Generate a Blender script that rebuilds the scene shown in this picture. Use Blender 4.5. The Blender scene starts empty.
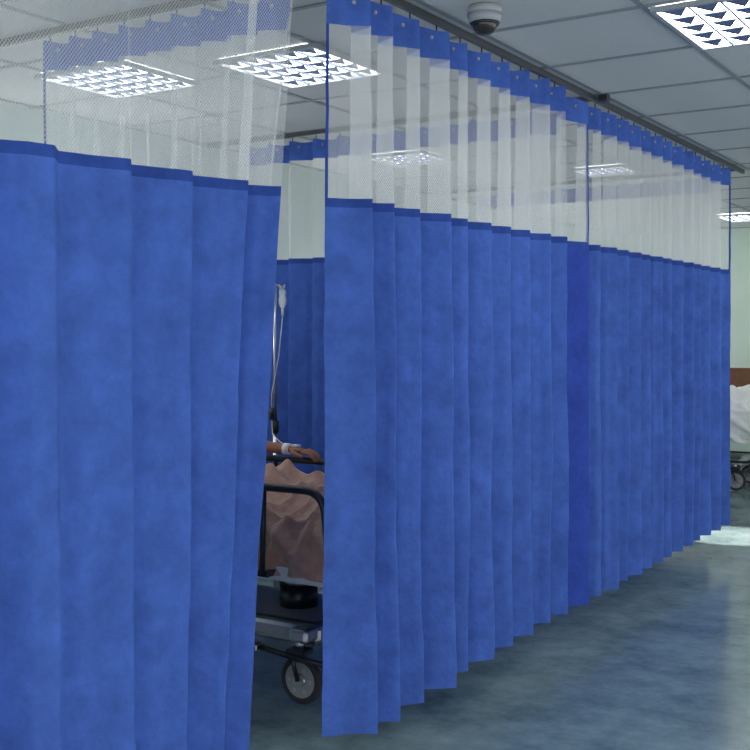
import bpy, bmesh, math, random
from math import sin, cos, pi, atan, tan, atan2, radians, exp, sqrt
from mathutils import Vector, Matrix, noise
random.seed(4)
S = bpy.context.scene
S.view_settings.view_transform = 'Standard'
F = 1100.0
CX = 2.05
AX = atan(703/F)          # camera heading, left of +Y
CAMZ = 1.5
CEIL = 2.70

def Yp(px, x=0.0):
    th = AX - atan((px-375)/F)
    return (CX-x)/tan(th)
def Xp(px, Y):
    th = AX - atan((px-375)/F)
    return CX - Y*tan(th)

# ------------------------------------------------------------ materials
def srgb(r, g, b):
    f = lambda c: (c/255/12.92) if c/255 <= .04045 else ((c/255+.055)/1.055)**2.4
    return (f(r), f(g), f(b), 1)

def mat(name, col, rough=.6, metal=0, var=0.0, scale=8, bump=0.0, bscale=40, spec=.5, sheen=0):
    m = bpy.data.materials.new(name); m.use_nodes = True
    nt = m.node_tree; b = nt.nodes['Principled BSDF']
    b.inputs['Base Color'].default_value = col
    b.inputs['Roughness'].default_value = rough
    b.inputs['Metallic'].default_value = metal
    b.inputs['Specular IOR Level'].default_value = spec
    b.inputs['Sheen Weight'].default_value = sheen
    tc = nt.nodes.new('ShaderNodeTexCoord')
    if var > 0:
        n = nt.nodes.new('ShaderNodeTexNoise'); n.inputs['Scale'].default_value = scale
        n.inputs['Detail'].default_value = 9; n.inputs['Roughness'].default_value = .72
        nt.links.new(tc.outputs['Object'], n.inputs['Vector'])
        r = nt.nodes.new('ShaderNodeValToRGB')
        r.color_ramp.elements[0].position = .3; r.color_ramp.elements[1].position = .7
        r.color_ramp.elements[0].color = tuple(c*(1-var) for c in col[:3])+(1,)
        r.color_ramp.elements[1].color = tuple(min(1, c*(1+var)) for c in col[:3])+(1,)
        nt.links.new(n.outputs['Fac'], r.inputs['Fac'])
        nt.links.new(r.outputs['Color'], b.inputs['Base Color'])
    if bump > 0:
        n2 = nt.nodes.new('ShaderNodeTexNoise'); n2.inputs['Scale'].default_value = bscale
        n2.inputs['Detail'].default_value = 7
        nt.links.new(tc.outputs['Object'], n2.inputs['Vector'])
        bp = nt.nodes.new('ShaderNodeBump'); bp.inputs['Strength'].default_value = bump
        bp.inputs['Distance'].default_value = .01
        nt.links.new(n2.outputs['Fac'], bp.inputs['Height'])
        nt.links.new(bp.outputs['Normal'], b.inputs['Normal'])
    return m

def fabric(name, col, transl=.22, var=.28):
    m = mat(name, col, .9, 0, var, 8, .9, 20, .15)
    nt = m.node_tree; b = nt.nodes['Principled BSDF']; out = nt.nodes['Material Output']
    t = nt.nodes.new('ShaderNodeBsdfTranslucent'); t.inputs['Color'].default_value = col
    mx = nt.nodes.new('ShaderNodeMixShader'); mx.inputs['Fac'].default_value = transl
    nt.links.new(b.outputs[0], mx.inputs[1]); nt.links.new(t.outputs[0], mx.inputs[2])
    nt.links.new(mx.outputs[0], out.inputs['Surface'])
    return m

def net(name):
    m = bpy.data.materials.new(name); m.use_nodes = True
    nt = m.node_tree; nt.nodes.clear()
    N = nt.nodes.new; L = nt.links.new
    out = N('ShaderNodeOutputMaterial')
    uv = N('ShaderNodeUVMap')
    sp = N('ShaderNodeSeparateXYZ'); L(uv.outputs[0], sp.inputs[0])
    def M(op, a, b=None):
        n = N('ShaderNodeMath'); n.operation = op
        for i, v in enumerate((a, b)):
            if v is None: continue
            if isinstance(v, (int, float)): n.inputs[i].default_value = v
            else: L(v, n.inputs[i])
        return n.outputs[0]
    u, v = sp.outputs[0], sp.outputs[1]
    u2 = M('MULTIPLY', u, 1.4)
    k = pi/.012
    a = M('ABSOLUTE', M('SINE', M('MULTIPLY', M('ADD', u2, v), k)))
    c = M('ABSOLUTE', M('SINE', M('MULTIPLY', M('SUBTRACT', u2, v), k)))
    mn = M('MINIMUM', a, c)
    line = M('LESS_THAN', mn, .28)
    al = M('ADD', M('MULTIPLY', line, .34), .22)
    d = N('ShaderNodeBsdfDiffuse'); d.inputs[0].default_value = (.96, .98, .96, 1)
    t = N('ShaderNodeBsdfTranslucent'); t.inputs[0].default_value = (.96, .98, .96, 1)
    mx = N('ShaderNodeMixShader'); mx.inputs[0].default_value = .45
    L(d.outputs[0], mx.inputs[1]); L(t.outputs[0], mx.inputs[2])
    tr = N('ShaderNodeBsdfTransparent')
    m2 = N('ShaderNodeMixShader'); L(al, m2.inputs[0])
    L(tr.outputs[0], m2.inputs[1]); L(mx.outputs[0], m2.inputs[2])
    L(m2.outputs[0], out.inputs[0])
    return m

def emis(name, col, st):
    m = bpy.data.materials.new(name); m.use_nodes = True
    b = m.node_tree.nodes['Principled BSDF']
    b.inputs['Base Color'].default_value = (.8, .8, .8, 1)
    b.inputs['Emission Color'].default_value = col
    b.inputs['Emission Strength'].default_value = st
    return m

BLUE = fabric('curtain_blue', srgb(76, 109, 192))
BLUE2 = fabric('curtain_blue_hem', srgb(52, 80, 156), .1)
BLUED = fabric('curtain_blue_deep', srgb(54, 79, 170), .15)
NET = net('curtain_net')
STEEL = mat('steel', (.55, .56, .58, 1), .3, 1)
DARKM = mat('dark_rail_metal', (.05, .055, .06, 1), .35, .6)
TRACK = mat('track_alu', (.10, .11, .12, 1), .45, .6)
WALL = mat('wall_paint', srgb(218, 234, 224), .7, 0, .03, 3)
TILE = mat('ceiling_tile', srgb(203, 207, 207), .85, 0, .05, 60, .2, 150)
TBAR = mat('ceiling_tbar', srgb(140, 147, 151), .5)
WHITE = mat('white_plastic', (.75, .76, .76, 1), .4)
GREYP = mat('grey_plastic', srgb(165, 170, 175), .45)
DARK = mat('black_plastic', (.02, .02, .022, 1), .4)
RUB = mat('rubber', (.03, .03, .032, 1), .7)
WHEELM = mat('wheel_grey', srgb(150, 152, 150), .5)
GLASS = mat('dome_smoked', (.03, .03, .03, 1), .08)
WOOD = mat('wood_panel', srgb(120, 82, 55), .5, 0, .2, 20)
SHEET = mat('sheet_white', (.85, .86, .87, 1), .85, 0, .03, 8, .3, 12)
BROWN = mat('blanket_fleece', srgb(186, 148, 130), .95, 0, .25, 14, .5, 60, .1, .4)
SKIN = mat('skin', srgb(165, 115, 90), .55, 0, .06, 20)
HAIR = mat('hair', (.015, .012, .01, 1), .6, 0, .3, 60)
GOWN = mat('gown', srgb(150, 175, 190), .85, 0, .06, 20, .3, 20)
LAMP = emis('lamp_panel', (1, 1, .97, 1), 12)
LAMP2 = emis('lamp_panel_dim', (1, 1, .97, 1), 7)
LAMP3 = emis('lamp_panel_far', (1, 1, .97, 1), 3.5)
FILL_GLOW = emis('bay_fill_glow', (1, 1, .96, 1), 16)  # glow of the added bay fill lamps
LOUV = mat('louver_alu', srgb(100, 118, 160), .5, .1)
BAG = mat('iv_bag', (.70, .75, .78, 1), .25)

# floor
fm = bpy.data.materials.new('floor_vinyl'); fm.use_nodes = True
nt = fm.node_tree; b = nt.nodes['Principled BSDF']
tc = nt.nodes.new('ShaderNodeTexCoord')
n = nt.nodes.new('ShaderNodeTexNoise'); n.inputs['Scale'].default_value = 2.2; n.inputs['Detail'].default_value = 12; n.inputs['Roughness'].default_value = .75
nt.links.new(tc.outputs['Object'], n.inputs['Vector'])
r = nt.nodes.new('ShaderNodeValToRGB')
r.color_ramp.elements[0].position = .33; r.color_ramp.elements[1].position = .68
r.color_ramp.elements[0].color = srgb(84, 108, 116); r.color_ramp.elements[1].color = srgb(150, 174, 174)
nt.links.new(n.outputs['Fac'], r.inputs['Fac']); nt.links.new(r.outputs['Color'], b.inputs['Base Color'])
n2 = nt.nodes.new('ShaderNodeTexNoise'); n2.inputs['Scale'].default_value = 5; n2.inputs['Detail'].default_value = 6
nt.links.new(tc.outputs['Object'], n2.inputs['Vector'])
mr = nt.nodes.new('ShaderNodeMapRange'); mr.inputs[3].default_value = .12; mr.inputs[4].default_value = .28
nt.links.new(n2.outputs['Fac'], mr.inputs[0]); nt.links.new(mr.outputs[0], b.inputs['Roughness'])
b.inputs['Specular IOR Level'].default_value = .75
FLOOR = fm

# ------------------------------------------------------------ mesh helpers
def obj(name, me, parent=None, loc=None):
    o = bpy.data.objects.new(name, me); S.collection.objects.link(o)
    if parent: o.parent = parent
    if loc: o.location = loc
    return o
def empty(name, loc=(0, 0, 0)):
    o = bpy.data.objects.new(name, None); S.collection.objects.link(o); o.location = loc
    o.empty_display_size = .1
    return o
class MB:
    def __init__(s): s.bm = bmesh.new(); s.mats = []
    def mi(s, m):
        if m not in s.mats: s.mats.append(m)
        return s.mats.index(m)
    def box(s, lo, hi, m, rot=None, smooth=False, bev=0):
        r = bmesh.ops.create_cube(s.bm, size=1)
        c = [(lo[i]+hi[i])/2 for i in range(3)]; d = [abs(hi[i]-lo[i]) for i in range(3)]
        M = Matrix.Translation(c)
        if rot: M = M @ rot
        M = M @ Matrix.Diagonal((*d, 1))
        bmesh.ops.transform(s.bm, matrix=M, verts=r['verts'])
        fs = set(f for v in r['verts'] for f in v.link_faces)
        for f in fs: f.material_index = s.mi(m)
        if bev:
            es = list(set(e for v in r['verts'] for e in v.link_edges))
            bmesh.ops.bevel(s.bm, geom=es, offset=bev, segments=3, affect='EDGES', profile=.5)
    def prism(s, pts, z0, z1, m):
        A = [s.bm.verts.new((x, y, z0)) for x, y in pts]; B = [s.bm.verts.new((x, y, z1)) for x, y in pts]
        n = len(pts); fs = [s.bm.faces.new(A[::-1]), s.bm.faces.new(B)]
        for i in range(n): fs.append(s.bm.faces.new((A[i], A[(i+1) % n], B[(i+1) % n], B[i])))
        for f in fs: f.material_index = s.mi(m)
    def cyl(s, p1, p2, r1, m, r2=None, seg=20):
        if r2 is None: r2 = r1
        p1 = Vector(p1); p2 = Vector(p2); d = p2-p1
        r = bmesh.ops.create_cone(s.bm, cap_ends=True, segments=seg, radius1=r1, radius2=r2, depth=d.length)
        M = Matrix.Translation((p1+p2)/2) @ d.to_track_quat('Z', 'Y').to_matrix().to_4x4()
        bmesh.ops.transform(s.bm, matrix=M, verts=r['verts'])
        for f in set(f for v in r['verts'] for f in v.link_faces):
            f.material_index = s.mi(m); f.smooth = len(f.verts) == 4
    def sph(s, c, r, m, sc=(1, 1, 1), rot=None, seg=24):
        q = bmesh.ops.create_uvsphere(s.bm, u_segments=seg, v_segments=seg//2, radius=r)
        M = Matrix.Translation(c)
        if rot: M = M @ rot
        M = M @ Matrix.Diagonal((*sc, 1))
        bmesh.ops.transform(s.bm, matrix=M, verts=q['verts'])
        for f in set(f for v in q['verts'] for f in v.link_faces):
            f.material_index = s.mi(m); f.smooth = True
        return q['verts']
    def tube(s, pts, r, m, seg=10, closed=False):
        pts = [Vector(p) for p in pts]; n = len(pts); rings = []
        up = Vector((0, 0, 1)); prev = None
        for i, p in enumerate(pts):
            if closed: t = pts[(i+1) % n]-pts[i-1]
            else: t = pts[min(i+1, n-1)]-pts[max(i-1, 0)]
            t.normalize()
            if prev is None:
                a = t.cross(up)
                if a.length < .05: a = t.cross(Vector((1, 0, 0)))
            else: a = prev-t*prev.dot(t)
            a.normalize(); prev = a; c = t.cross(a)
            rings.append([s.bm.verts.new(p+r*(cos(2*pi*j/seg)*a+sin(2*pi*j/seg)*c)) for j in range(seg)])
        rg = range(n if closed else n-1)
        for i in rg:
            A, B = rings[i], rings[(i+1) % n]
            for j in range(seg):
                f = s.bm.faces.new((A[j], A[(j+1) % seg], B[(j+1) % seg], B[j])); f.material_index = s.mi(m); f.smooth = True
        if not closed:
            for R in (rings[0][::-1], rings[-1]):
                f = s.bm.faces.new(R); f.material_index = s.mi(m)
    def done(s, name, parent=None, loc=None):
        bmesh.ops.recalc_face_normals(s.bm, faces=s.bm.faces)
        me = bpy.data.meshes.new(name); s.bm.to_mesh(me); s.bm.free()
        for m in s.mats: me.materials.append(m)
        return obj(name, me, parent, loc)
def rnd(pts, rad, k=5):
    """round polyline corners"""
    pts = [Vector(p) for p in pts]; out = [pts[0]]
    for i in range(1, len(pts)-1):
        p = pts[i]; a = pts[i-1]-p; c = pts[i+1]-p
        d = min(rad, a.length*.49, c.length*.49)
        A = p+a.normalized()*d; C = p+c.normalized()*d
        for j in range(k+1):
            t = j/k; out.append(A*(1-t)**2+p*2*t*(1-t)+C*t*t)
    out.append(pts[-1]); return out

# ------------------------------------------------------------ room
XL, XR, Y0, Y1 = -2.6, 5.2, -3.2, 12.4
mb = MB(); mb.box((XL-.1, Y0, -.05), (XR, Y1+.1, 0), FLOOR); mb.done('floor')
mb = MB(); mb.box((XL-.1, Y0, CEIL), (XR, Y1+.1, CEIL+.05), TILE)
T = .65; gx0 = .70; gy0 = 3.92
i = -6
while gx0+i*T < XR:
    x = gx0+i*T; i += 1
    if x > XL+.02: mb.box((x-.012, Y0, CEIL-.006), (x+.012, Y1, CEIL+.002), TBAR)
i = -12
while gy0+i*T < Y1:
    y = gy0+i*T; i += 1
    if y > Y0: mb.box((XL, y-.012, CEIL-.005), (XR, y+.012, CEIL+.002), TBAR)
mb.done('ceiling')
mb = MB(); mb.box((XL-.1, Y0, 0), (XL, Y1+.1, CEIL), WALL); mb.done('wall_left')
mb = MB(); mb.box((XL, Y1, 0), (XR, Y1+.1, CEIL), WALL); mb.done('wall_back')
mb = MB(); mb.box((XL, Y1-.03, .88), (XR, Y1, 1.16), WOOD, bev=.008); mb.done('trim_1')
mb = MB(); mb.box((XL, .0+Y0, 0), (XL+.015, Y1, .1), GREYP); mb.done('baseboard_left')
mb = MB(); mb.box((XL+.02, Y1-.015, 0), (XR, Y1, .1), GREYP); mb.done('baseboard_back')

# added fill lamps, hidden behind the curtains, to brighten the bays
for yc in (1.3, 4.0, 6.6, 9.4, 11.4):
    mb = MB()
    mb.box((XL, yc-.5, 1.62), (XL+.09, yc+.5, 1.74), WHITE, bev=.01)
    mb.box((XL+.012, yc-.47, 1.741), (XL+.082, yc+.47, 1.748), FILL_GLOW)
    mb.box((XL+.091, yc-.47, 1.64), (XL+.096, yc+.47, 1.72), FILL_GLOW)
    mb.done('bay_fill_lamp')

# ------------------------------------------------------------ curtain tracks
def rail(mb, a, b):
    w = .012; x0, x1 = sorted((a[0], b[0])); y0, y1 = sorted((a[1], b[1]))
    mb.box((x0-w, y0-w, CEIL-.03), (x1+w, y1+w, CEIL-.004), TRACK, bev=.003)
YD1, YD2, YD3 = 2.96, 5.22, 7.95
mb = MB(); rail(mb, (0, -1), (0, 8.1)); 
for yy in (YD1, YD2, YD3): rail(mb, (-.014, yy), (XL+.1, yy))
mb.box((.03, 5.20, CEIL-.04), (.08, 5.24, CEIL-.004), DARKM, bev=.004)
mb.done('curtain_track')

# ------------------------------------------------------------ curtains
ZB, ZH0, ZH1, ZM, ZT = .155, 1.93, 1.96, 2.53, 2.645
def chaikin(P, it=2):
    for n_ in range(it):
        q_ = .12 if n_ == 0 else .2
        Q = [P[0]]
        for a, c in zip(P[:-1], P[1:]):
            Q.append(a*(1-q_)+c*q_); Q.append(a*q_+c*(1-q_))
        Q.append(P[-1]); P = Q
    return P
def curtain(name, peaks, amp, axis='Y', const=0.0, shift=None, deep=None, ret=.25, bulge=.012, flip=1, seed=0, start=False, ribbons=(), zoff=0, lift=(0, 0)):
    """peaks: positions along the track of the forward fold edges; lift = hem height offset start/end"""
    rs = random.Random(seed)
    P = []
    for i in range(len(peaks)):
        s = peaks[i]
        a = amp*(.7+.6*rs.random())
        if i == 0 and start:
            P.append(Vector((s, -amp)))
        else:
            P.append(Vector((s, a)))
        if i < len(peaks)-1:
            g = peaks[i+1]-s
            r_ = 0 if (i == 0 and start) else ret
            b0 = Vector((s+r_*g, -a)); b1 = Vector((peaks[i+1], amp))
            if r_: P.append(b0)
            for t in (.25, .5, .75):
                q = b0.lerp(b1, t); q.y += bulge*sin(pi*t)*(rs.random()*2.2-.8)
                P.append(q)
    Pc = chaikin(P, 2)
    arc = [0]
    for a, c in zip(Pc[:-1], Pc[1:]): arc.append(arc[-1]+(c-a).length)
    zs = []
    nB = 48
    for j in range(nB+1): zs.append(ZB+(ZH0-zoff-ZB)*j/nB)
    zs.append(ZH1-zoff)
    for j in range(1, 7): zs.append(ZH1-zoff+(ZM-ZH1+zoff)*j/6)
    zs.append((ZM+ZT)/2); zs.append(ZT)
    bm = bmesh.new(); uvl = bm.loops.layers.uv.new('UVMap')
    grid = []
    for z in zs:
        row = []
        hf = (z-ZB)/(ZT-ZB)
        for k, p in enumerate(Pc):
            s, a = p.x, p.y
            af = 1.12-.4*hf
            w = .012*(1-hf)*noise.noise(Vector((s*2.2+seed*7, z*1.1, seed)))*2
            w2 = .010*(1-hf)*noise.noise(Vector((s*6+seed*3, z*1.7, seed+5)))*1.5
            w2 += .004*noise.noise(Vector((s*9, z*7, seed+9)))
            for zc_ in (1.36, .82, .5):      # storage creases
                w2 += .006*exp(-((z-zc_-.02*noise.noise(Vector((s*1.5, zc_, 3))))/.03)**2)*noise.noise(Vector((s*14, zc_, seed)))
            ss = s+w*.8; aa = (a*af+w2)*flip
            if shift: ss += shift(s, z)
            zz = z
            if z >= ZT-.001:   # header sags between hooks
                zz -= .012*(.5-.5*cos(2*pi*((s-peaks[0])/max(.001, (peaks[-1]-peaks[0]))*(len(peaks)-1))))
            if z < ZB+.001: zz += .006*noise.noise(Vector((s*5, seed, 1)))
            if z < ZH0-zoff:
                fr = (s-peaks[0])/(peaks[-1]-peaks[0])
                zz += (lift[0]+(lift[1]-lift[0])*fr)*max(0, (ZH0-zoff-z)/(ZH0-ZB))
            co = (const+aa, ss, zz) if axis == 'Y' else (-ss, const+aa, zz)
            row.append(bm.verts.new(co))
        grid.append(row)
    L = arc[-1]
    for j in range(len(zs)-1):
        zc = (zs[j]+zs[j+1])/2
        for k in range(len(Pc)-1):
            f = bm.faces.new((grid[j][k], grid[j][k+1], grid[j+1][k+1], grid[j+1][k])); f.smooth = True
            sc = (Pc[k].x+Pc[k+1].x)/2; ac = (arc[k]+arc[k+1])/2
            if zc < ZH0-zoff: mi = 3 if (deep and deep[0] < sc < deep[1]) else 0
            elif zc < ZH1-zoff: mi = 1
            elif zc < ZM: mi = 1 if (('s' in ribbons and ac < .014) or ('e' in ribbons and ac > L-.02) or any(isinstance(q, float) and abs(sc-q) < .012 for q in ribbons)) else 2
            else: mi = 0
            f.material_index = mi
            for lp, (jj, kk) in zip(f.loops, ((j, k), (j, k+1), (j+1, k+1), (j+1, k))):
                lp[uvl].uv = (arc[kk], zs[jj])
    # hooks + eyelets
    for i, s in enumerate(peaks):
        ssh = s+(shift(s, ZT) if shift else 0)
        p = (const, ssh) if axis == 'Y' else (-ssh, const)
        r = bmesh.ops.create_cone(bm, cap_ends=True, segments=6, radius1=.003, radius2=.003, depth=.05)
        bmesh.ops.translate(bm, verts=r['verts'], vec=(p[0], p[1], CEIL-.057))
        for f in set(f for v in r['verts'] for f in v.link_faces): f.material_index = 4
        if i:
            kk = min(range(len(Pc)), key=lambda q: abs(Pc[q].x-(s-.3*(peaks[i]-peaks[i-1]))))
            c = grid[-2][kk].co.copy(); c.z += .02
            r = bmesh.ops.create_uvsphere(bm, u_segments=10, v_segments=6, radius=.0075)
            bmesh.ops.translate(bm, verts=r['verts'], vec=c)
            for f in set(f for v in r['verts'] for f in v.link_faces): f.material_index = 5; f.smooth = True
    me = bpy.data.meshes.new(name); bm.to_mesh(me); bm.free()
    for m in (BLUE, BLUE2, NET, BLUED, DARKM, GREYP): me.materials.append(m)
    return obj(name, me)

def sm(a, b, x):
    t = max(0, min(1, (x-a)/(b-a))); return t*t*(3-2*t)
# near-left curtain
pk = [.35, .62, .9, 1.16, 1.40]+[Yp(p, .04) for p in (0, 60, 134, 197, 251, 281)]
curtain('privacy_curtain', pk, .042, seed=1, bulge=.010, zoff=.012,
        shift=lambda s, z: .115*(z-1.95)*sm(2.1, 2.65, s))
# second curtain
pk = [Yp(322, -.07)]+[Yp(p, .065) for p in (374, 397, 425, 451, 474, 495, 515, 533, 551, 566)]
curtain('privacy_curtain', pk, .068, seed=2, start=True, ribbons=('s',), lift=(-.005, .065))
# third
pk = [Yp(567, .06)+.01]+[Yp(p, .055) for p in (592, 606, 619, 632, 644, 655, 665, 675, 685, 695, 704, 713, 722, 731)]
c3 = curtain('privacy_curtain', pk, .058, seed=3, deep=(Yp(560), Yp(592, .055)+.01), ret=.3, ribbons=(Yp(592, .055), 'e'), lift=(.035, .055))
c3.location.x = -.012
# bay dividers (run from aisle towards the wall) : s = -x
pk = [.16, .29, .42, .55, .68, .81, .94, 1.08, 1.2, 1.34]
curtain('bay_divider_curtain', pk, .04, axis='X', const=YD1, seed=4,
        shift=lambda s, z: .16*max(0, (2.6-z))*sm(.7, .1, s), flip=-1, ribbons=('e',))
pk = [.16+.17*i for i in range(13)]
curtain('bay_divider_curtain', pk, .045, axis='X', const=YD2, seed=5, flip=-1)
pk = [.16+.17*i for i in range(12)]
curtain('bay_divider_curtain', pk, .04, axis='X', const=YD3, seed=6, flip=-1)

# ------------------------------------------------------------ ceiling lights
def troffer(x0, y0, w=.62, l=.62, lamp=LAMP):
    mb = MB(); z1 = CEIL-.007; z0 = CEIL-.022
    e = .018
    for a, c in (((x0, y0), (x0+w, y0+e)), ((x0, y0+l-e), (x0+w, y0+l)), ((x0, y0+e), (x0+e, y0+l-e)), ((x0+w-e, y0+e), (x0+w, y0+l-e))):
        mb.box((a[0], a[1], z0-.003), (c[0], c[1], z1), GREYP)
    mb.box((x0+e, y0+e, z1-.004), (x0+w-e, y0+l-e, z1), lamp)
    nx = 5; ny = 5; sw = (w-2*e)/nx; sl = (l-2*e)/ny
    for i in range(nx):
        xa = x0+e+i*sw
        if i: mb.box((xa-.004, y0+e, z0), (xa+.004, y0+l-e, z1-.006), LOUV)
        for j in range(ny):    # triangular reflector vanes
            ya = y0+e+j*sl
            mb.prism([(xa+.006, ya+.08*sl), (xa+sw-.008, ya+.08*sl), (xa+.5*sw, ya+.94*sl)], z0+.002, z0+.005, LOUV)
    mb.done('ceiling_light')
troffer(.72, 3.93, .61, .64)
troffer(-1.12, 3.66, .54, .56, lamp=LAMP2)
troffer(-1.98, 3.42, .54, .52, lamp=LAMP2)
troffer(-1.95, 6.1, .45, .45, lamp=LAMP3)
troffer(-1.0, 7.35, .38, .38, lamp=LAMP3)
troffer(.72, 7.5); troffer(2.02, 3.93); troffer(2.02, 7.5); troffer(2.02, .6); troffer(.72, .2); troffer(-1.2, .9)
troffer(-.98, 10.9, lamp=LAMP2)

# dome camera
mb = MB(); cx, cy = .21, 3.62
mb.cyl((cx, cy, CEIL-.03), (cx, cy, CEIL-.001), .066, GREYP, .06, 32)
mb.cyl((cx, cy, CEIL-.06), (cx, cy, CEIL-.03), .056, GREYP, .064, 32)
mb.sph((cx, cy, CEIL-.06), .047, GLASS, (1, 1, .95))
mb.cyl((cx, cy, CEIL-.068), (cx, cy, CEIL-.06), .051, DARKM, .055, 32)
mb.done('security_dome_camera')

# ------------------------------------------------------------ skin-modifier helper
def skin_obj(name, verts, edges, radii, m, parent, root=0, sub=2):
    me = bpy.data.meshes.new(name); me.from_pydata(verts, edges, []); me.update()
    o = obj(name, me, parent)
    o.modifiers.new('skin', 'SKIN')
    bpy.context.view_layer.update()
    if not me.skin_vertices:
        bpy.context.view_layer.objects.active = o
        bpy.ops.mesh.customdata_skin_add()
    sv = me.skin_vertices[0].data
    for i, r in enumerate(radii):
        sv[i].radius = r if isinstance(r, tuple) else (r, r); sv[i].use_root = (i == root)
    o.modifiers['skin'].use_smooth_shade = True
    s = o.modifiers.new('sub', 'SUBSURF'); s.levels = sub; s.render_levels = sub
    me.materials.append(m)
    return o

def hand(name, wrist, d, up, side, parent, thumb=1, curl=.5):
    """d: finger direction, up: back of hand, side: toward thumb"""
    w = Vector(wrist); d = Vector(d).normalized(); up = Vector(up).normalized(); side = d.cross(up).normalized()*thumb
    V = [w-d*.03, w, w+d*.045, w+d*.085]; E = [(0, 1), (1, 2), (2, 3)]; R = [(.026, .02), (.026, .018), (.036, .016), (.036, .014)]
    skin_obj(name+'_palm', V, E, R, SKIN, parent)
    for k, (off, ln) in enumerate(((.028, .072), (.0095, .08), (-.0095, .075), (-.027, .058))):
        b = w+d*.075+side*off
        k0 = b+d*.02+side*off*.1
        a1 = curl*.5; a2 = curl*1.2; a3 = curl*1.9
        p1 = k0+(d*cos(a1)-up*sin(a1))*ln*.45
        p2 = p1+(d*cos(a2)-up*sin(a2))*ln*.32
        p3 = p2+(d*cos(a3)-up*sin(a3))*ln*.25
        skin_obj(name+'_finger_%d' % (k+1), [b, k0, p1, p2, p3], [(0, 1), (1, 2), (2, 3), (3, 4)], [.010, .0095, .0088, .008, .0065], SKIN, parent, sub=1)
    b = w+d*.02+side*.02
    skin_obj(name+'_thumb', [b, b+d*.025+side*.022-up*.006, b+d*.052+side*.03-up*.014, b+d*.075+side*.028-up*.02], [(0, 1), (1, 2), (2, 3)], [.014, .012, .0105, .008], SKIN, parent, sub=1)

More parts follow.
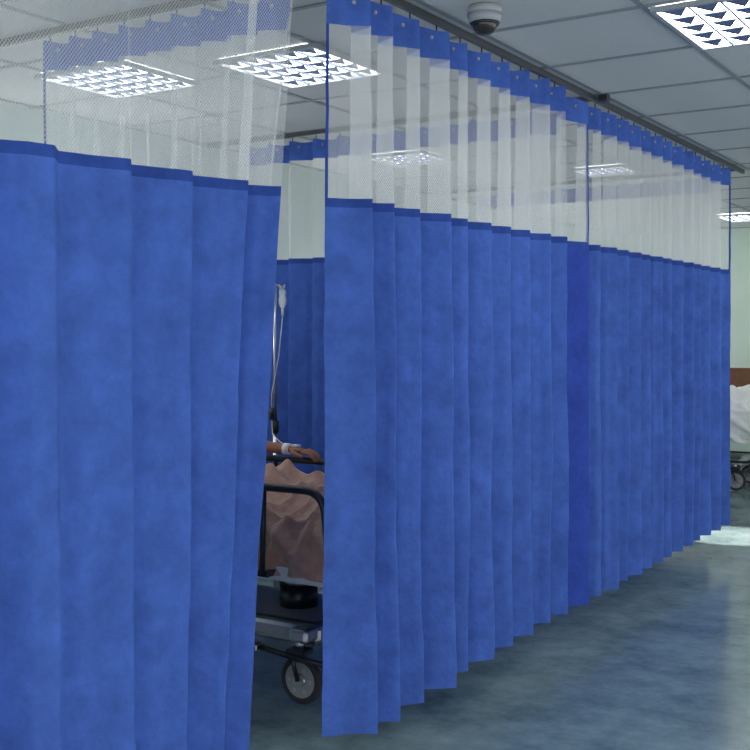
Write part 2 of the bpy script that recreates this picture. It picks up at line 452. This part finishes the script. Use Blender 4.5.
# ------------------------------------------------------------ stretcher bed (origin = foot end centre on floor; head toward -x)
BACK0 = -1.2; SL = tan(radians(27))
def bed(loc, rails=True):
    e = empty('hospital_stretcher', loc)
    mb = MB(); bm = mb.bm
    prof = [(-.04, .72), (-.5, .72), (BACK0, .72), (-1.93, .72+.73*SL)]
    low = [(-.04, .62), (-.5, .62), (BACK0-.02, .62), (-1.97, .62+.75*SL)]
    pl = prof+low[::-1]
    A = [bm.verts.new((x, -.33, z)) for x, z in pl]; B = [bm.verts.new((x, .33, z)) for x, z in pl]
    n = len(pl)
    for i in range(n): bm.faces.new((A[i], A[(i+1) % n], B[(i+1) % n], B[i]))
    bm.faces.new(A[::-1]); bm.faces.new(B); mb.mi(SHEET)
    o = mb.done('mattress', e); bv = o.modifiers.new('b', 'BEVEL'); bv.width = .02; bv.segments = 3
    mb = MB()
    for y in (-.34, .34):
        mb.box((-1.98, y-.02, .51), (0, y+.02, .57), WHITE, bev=.008)
    for x in (-.02, -.7, -1.3, -1.96): mb.box((x-.02, -.34, .52), (x+.02, .34, .57), GREYP, bev=.005)
    mb.box((-1.2, -.32, .57), (-.04, .32, .619), DARK)
    mb.tube([(-1.2, 0, .59), (-1.85, 0, .59+.65*SL*.9)], .018, STEEL)
    mb.tube(rnd([(.0, -.34, .55), (.05, -.34, .55), (.05, .34, .55), (.0, .34, .55)], .05), .018, DARK)
    mb.tube(rnd([(-1.97, -.3, .55), (-2.04, -.3, .55), (-2.04, -.3, .95), (-2.04, .3, .95), (-2.04, .3, .55), (-1.97, .3, .55)], .05), .014, DARK)
    mb.done('upper_frame', e)
    mb = MB()
    for x in (-.55, -1.5):
        mb.cyl((x, 0, .3), (x, 0, .55), .06, STEEL); mb.cyl((x, 0, .3), (x, 0, .42), .085, DARKM)
    mb.box((-1.72, -.24, .22), (-.28, .24, .32), GREYP, bev=.03)
    for x in (-.33, -1.67):
        mb.box((x-.045, -.31, .25), (x+.045, .31, .31), GREYP, bev=.015)
    mb.tube([(-.12, -.33, .19), (-.33, -.33, .20), (-.54, -.33, .22)], .012, DARK)
    mb.tube([(-.12, -.33, .19), (-.12, .33, .19)], .012, DARK)
    mb.box((-.62, -.36, .205), (-.50, -.30, .23), DARK, bev=.006)
    mb.done('base_frame', e)
    for k, (x, y) in enumerate(((-.33, -.29), (-.33, .29), (-1.67, -.29), (-1.67, .29))):
        mb = MB(); r = .1; xo = x+.01
        pts = [(xo+.083*cos(t), y, r+.083*sin(t)) for t in [2*pi*i/32 for i in range(32)]]
        mb.tube(pts, .0165, RUB, 10, closed=True)
        mb.cyl((xo, y-.013, r), (xo, y+.013, r), .078, WHEELM, seg=32)
        mb.cyl((xo, y-.024, r), (xo, y+.024, r), .028, STEEL)
        for j in range(6):
            t = j*pi/3; mb.box((xo+.05*cos(t)-.008, y-.017, r+.05*sin(t)-.008), (xo+.05*cos(t)+.008, y+.017, r+.05*sin(t)+.008), GREYP)
        for s in (-1, 1):
            mb.tube([(xo, y+s*.03, r), (xo-.02, y+s*.03, r+.07), (x, y+s*.022, r+.115)], .009, DARKM, 8)
        mb.box((x-.045, y-.04, r+.105), (x+.045, y+.04, r+.13), DARKM, bev=.01)
        mb.cyl((x, y, r+.12), (x, y, .27), .018, STEEL)
        mb.done('caster_%d' % (k+1), e)
    for k, y in enumerate((-.42, .42)):
        mb = MB()
        x0, x1 = -1.35, -.12
        if rails:
            mb.tube(rnd([(x0-.08, y, .55), (x0, y, .90), (x1, y, .90), (x1+.04, y, .55)], .09, 8), .016, DARKM, 12)
            for x in (-1.0, -.70, -.41): mb.tube([(x, y, .90), (x-.01, y, .54)], .012, DARKM)
        else:     # rail folded down
            mb.tube(rnd([(x0-.08, y, .55), (x0, y*1.05, .30), (x1, y*1.05, .30), (x1+.04, y, .55)], .09, 8), .014, DARKM, 12)
        for x in (-1.43, -1.01, -.71, -.42, -.08): mb.box((x-.025, min(y, y*.86), .535), (x+.025, max(y, y*.86), .56), DARK)
        mb.done('side_rail_%d' % (k+1), e)
    mb = MB()
    vs = mb.sph((0, 0, 0), .2, SHEET, (1, 1.4, .32))
    rot = Matrix.Rotation(radians(27), 4, 'Y')
    bmesh.ops.transform(mb.bm, matrix=Matrix.Translation((-1.70, 0, .72+.5*SL+.055)) @ rot, verts=mb.bm.verts[:])
    mb.done('pillow', e)
    return e

def patient(loc, gown=GOWN, arms=True):
    e = empty('patient', loc)
    V = [(-1.10, 0, .825), (-1.22, 0, .88), (-1.34, 0, .95), (-1.44, 0, 1.01), (-1.53, 0, 1.065),
         (-1.04, .08, .81), (-.68, .09, .815), (-.32, .08, .785), (-.27, .08, .83),
         (-1.04, -.08, .81), (-.68, -.09, .815), (-.32, -.08, .785), (-.27, -.08, .83),
         (-1.45, .16, 1.01), (-1.45, -.16, 1.01)]
    E = [(0, 1), (1, 2), (2, 3), (3, 4), (0, 5), (5, 6), (6, 7), (7, 8), (0, 9), (9, 10), (10, 11), (11, 12), (3, 13), (3, 14)]
    R = [(.10, .12), (.10, .13), (.10, .14), (.09, .13), (.05, .05), .075, .052, .038, .03, .075, .052, .038, .03, .06, .06]
    skin_obj('body', V, E, R, gown, e)
    for s, (sh, el, wr) in ((1, ((-1.45, .17, 1.01), (-1.16, .36, .965), (-.89, .395, .955))),
                            (-1, ((-1.45, -.17, 1.01), (-1.22, -.27, .91), (-1.03, -.12, 1.02)))):
        sh, el, wr = map(Vector, (sh, el, wr)); nm = 'left' if s > 0 else 'right'
        md = sh.lerp(el, .6)
        skin_obj(nm+'_sleeve', [sh, sh.lerp(el, .3), md], [(0, 1), (1, 2)], [.062, .056, .052], gown, e)
        skin_obj(nm+'_arm', [sh.lerp(el, .3), el, el.lerp(wr, .35), el.lerp(wr, .8), wr], [(0, 1), (1, 2), (2, 3), (3, 4)], [.044, .037, .037, .027, .024], SKIN, e)
        d = (wr-el).normalized()
        hand(nm+'_hand', wr, d+Vector((0, 0, -.05)) if s > 0 else Vector((.4, .9, -.1)), (0, -.1, 1) if s > 0 else (0, 0, 1), None, e, thumb=(1 if s > 0 else -1), curl=.55)
        if s > 0:
            mb = MB(); mb.cyl(wr-d*.035, wr+d*.0, .0275, SHEET, .027, 24); mb.box(wr+d*.03+Vector((-.02, -.015, .012)), wr+d*.03+Vector((.02, .015, .024)), SHEET, bev=.003)
            mb.done('cannula_dressing', e)
    mb = MB()
    h = Vector((-1.66, 0, 1.155)); R0 = Matrix.Rotation(radians(-52), 4, 'Y')
    mb.sph((0, 0, 0), .1, SKIN, (.98, .78, 1.18), seg=32)
    mb.sph((.02, 0, -.05), .07, SKIN, (.95, .85, .95))
    mb.sph((-.018, 0, .022), .103, HAIR, (.98, .83, 1.08), seg=32)
    mb.sph((.1, 0, -.018), .016, SKIN, (1, .85, 1.4))
    mb.sph((.094, 0, .002), .009, SKIN, (.9, .8, 2.4))
    for s in (-1, 1):
        mb.sph((.084, s*.031, .012), .0125, SHEET, (.6, 1.2, .75)); mb.sph((.091, s*.031, .012), .0055, DARK)
        mb.box((.083, s*.031-.017, .031), (.093, s*.031+.017, .036), HAIR, bev=.002)
        mb.sph((-.005, s*.079, -.005), .022, SKIN, (.7, .35, 1.25))
    mb.sph((.084, 0, -.055), .017, mat('lips', srgb(140, 75, 70), .5), (.5, 1.3, .4))
    mb.cyl((-.02, 0, -.17), (-.01, 0, -.05), .052, SKIN, .05)
    bmesh.ops.transform(mb.bm, matrix=Matrix.Translation(h) @ R0, verts=mb.bm.verts[:])
    mb.done('head', e)
    return e

def blanket(loc, m, name, xa=-.02, xb=-1.14, seed=0, hang=.21, bulk=0, fd=1.0):
    NX, NV = 200, 200; bm = bmesh.new(); G = []
    def top(x, y):
        keys = [(-1.25, .985), (-1.1, .955), (-.9, .905), (-.68, .895+bulk), (-.5, .86+bulk), (-.36, .865+bulk), (-.27, .885+bulk), (-.18, .83+bulk*.5), (-.06, .745), (.05, .735)]
        h = .74
        for (a, ha), (c, hc) in zip(keys[:-1], keys[1:]):
            if a <= x <= c:
                t = (x-a)/(c-a); t = t*t*(3-2*t); h = ha*(1-t)+hc*t
        w = .27
        return .738+(h-.738)*exp(-(abs(y)/w)**2.4)
    for i in range(NX+1):
        x = xa+(xb-xa)*i/NX; row = []
        for j in range(NV+1):
            v = -.35-hang+(.70+2*hang)*j/NV
            # broad soft diagonal folds running down from the knees to the near edge
            wv = noise.noise(Vector((x*2.2, v*2.2, seed)))
            q1 = .5+.5*sin((x*1.0+v*1.5)*24+6*wv)
            q2 = .5+.5*sin((x*1.5-v*.7)*19+5*noise.noise(Vector((x*3, v*3, seed+6)))+1)
            fold = q1**2.2*.045*(.8+.8*noise.noise(Vector((x*2.5, v*2.5, seed+2))))+q2**3*.022
            fold = max(0, fold)*fd
            if abs(v) <= .345:
                y = v; z = top(x, v)+fold
            else:
                d = abs(v)-.345; s = 1 if v > 0 else -1
                t = min(1, d/.06); t = t*t*(3-2*t)
                y = s*(.345+.008*t+t*min(fold*.9, .045))
                z = top(x, v)-max(0, d-.012*t)+fold*(1-t)
                z += .03*t*noise.noise(Vector((x*3, s, seed)))
            row.append(bm.verts.new((x, y, z)))
        G.append(row)
    for i in range(NX):
        for j in range(NV):
            f = bm.faces.new((G[i][j], G[i+1][j], G[i+1][j+1], G[i][j+1])); f.smooth = True
    me = bpy.data.meshes.new(name); bm.to_mesh(me); bm.free(); me.materials.append(m)
    o = obj(name, me, None, loc)
    s = o.modifiers.new('s', 'SOLIDIFY'); s.thickness = .006; s.offset = 1
    return o

B1 = (-.28, 3.88, 0)
bed(B1); patient(B1); blanket(B1, BROWN, 'blanket')
B2 = (-.42, 11.2, 0)
bed(B2, False); patient(B2, SHEET); blanket(B2, SHEET, 'blanket', seed=5, hang=.27, bulk=.12, fd=.7)

# ------------------------------------------------------------ IV pole
yv = 4.56; xv = Xp(275, yv)
e = empty('iv_pole', (xv, yv, 0))
mb = MB()
mb.cyl((0, 0, .1), (0, 0, 1.05), .013, STEEL); mb.cyl((0, 0, 1.0), (0, 0, 1.78), .009, STEEL)
mb.cyl((0, 0, 1.0), (0, 0, 1.06), .02, DARK)
for i in range(5):
    t = 2*pi*i/5+.95
    L_ = .2
    mb.tube([(0, 0, .13), (L_*.5*cos(t), L_*.5*sin(t), .105), (L_*cos(t), L_*sin(t), .075)], .012, STEEL)
    c, s_ = L_*cos(t), L_*sin(t)
    mb.cyl((c-.01, s_, .028), (c+.01, s_, .028), .028, RUB); mb.cyl((c, s_, .03), (c, s_, .08), .008, STEEL)
mb.done('stand', e)
mb = MB()
for t in (0, pi/2, pi, 3*pi/2):
    mb.tube(rnd([(0, 0, 1.77), (.035*cos(t), .035*sin(t), 1.77), (.05*cos(t), .05*sin(t), 1.735), (.065*cos(t), .065*sin(t), 1.77)], .015), .004, STEEL, 8)
mb.done('hooks', e)
mb = MB()
mb.sph((.035, .02, 1.69), .027, BAG, (.9, .4, 1.6)); mb.box((.015, .012, 1.715), (.055, .028, 1.745), BAG, bev=.006)
mb.cyl((.035, .02, 1.61), (.035, .02, 1.655), .007, BAG)
mb.tube([(.035, .02, 1.61), (.025, 0, 1.4), (0, -.03, 1.2), (0, -.03, 1.1)], .0022, BAG, 6)
mb.cyl((0, -.03, 1.07), (0, -.03, 1.13), .012, DARK)
mb.tube([(0, -.03, 1.07), (.06, -.1, 1.0), (.2, -.22, .98), (.26, -.27, .975)], .0025, BAG, 6)
mb.done('drip_set', e)

# ------------------------------------------------------------ lights
w = bpy.data.worlds.new('w'); S.world = w; w.use_nodes = True
w.node_tree.nodes['Background'].inputs[0].default_value = (.95, .98, 1, 1)
w.node_tree.nodes['Background'].inputs[1].default_value = 1.85
ld = bpy.data.lights.new('spot', 'SPOT'); ld.energy = 1000; ld.spot_size = radians(19); ld.spot_blend = .3; ld.shadow_soft_size = .03
ld.color = (1, .88, .8)
lo = bpy.data.objects.new('floor_patch_spot', ld); S.collection.objects.link(lo); lo.location = (-.15, 8.42, 2.66)  # added spot, only there to make the bright patch on the floor

# ------------------------------------------------------------ camera
cd = bpy.data.cameras.new('camera'); cam = bpy.data.objects.new('camera', cd); S.collection.objects.link(cam)
cd.sensor_width = 36; cd.lens = F/750*36; cd.clip_start = .02
cam.location = (CX, 0, CAMZ)
cam.rotation_euler = (radians(90)-atan(38/F), 0, AX)
S.camera = cam
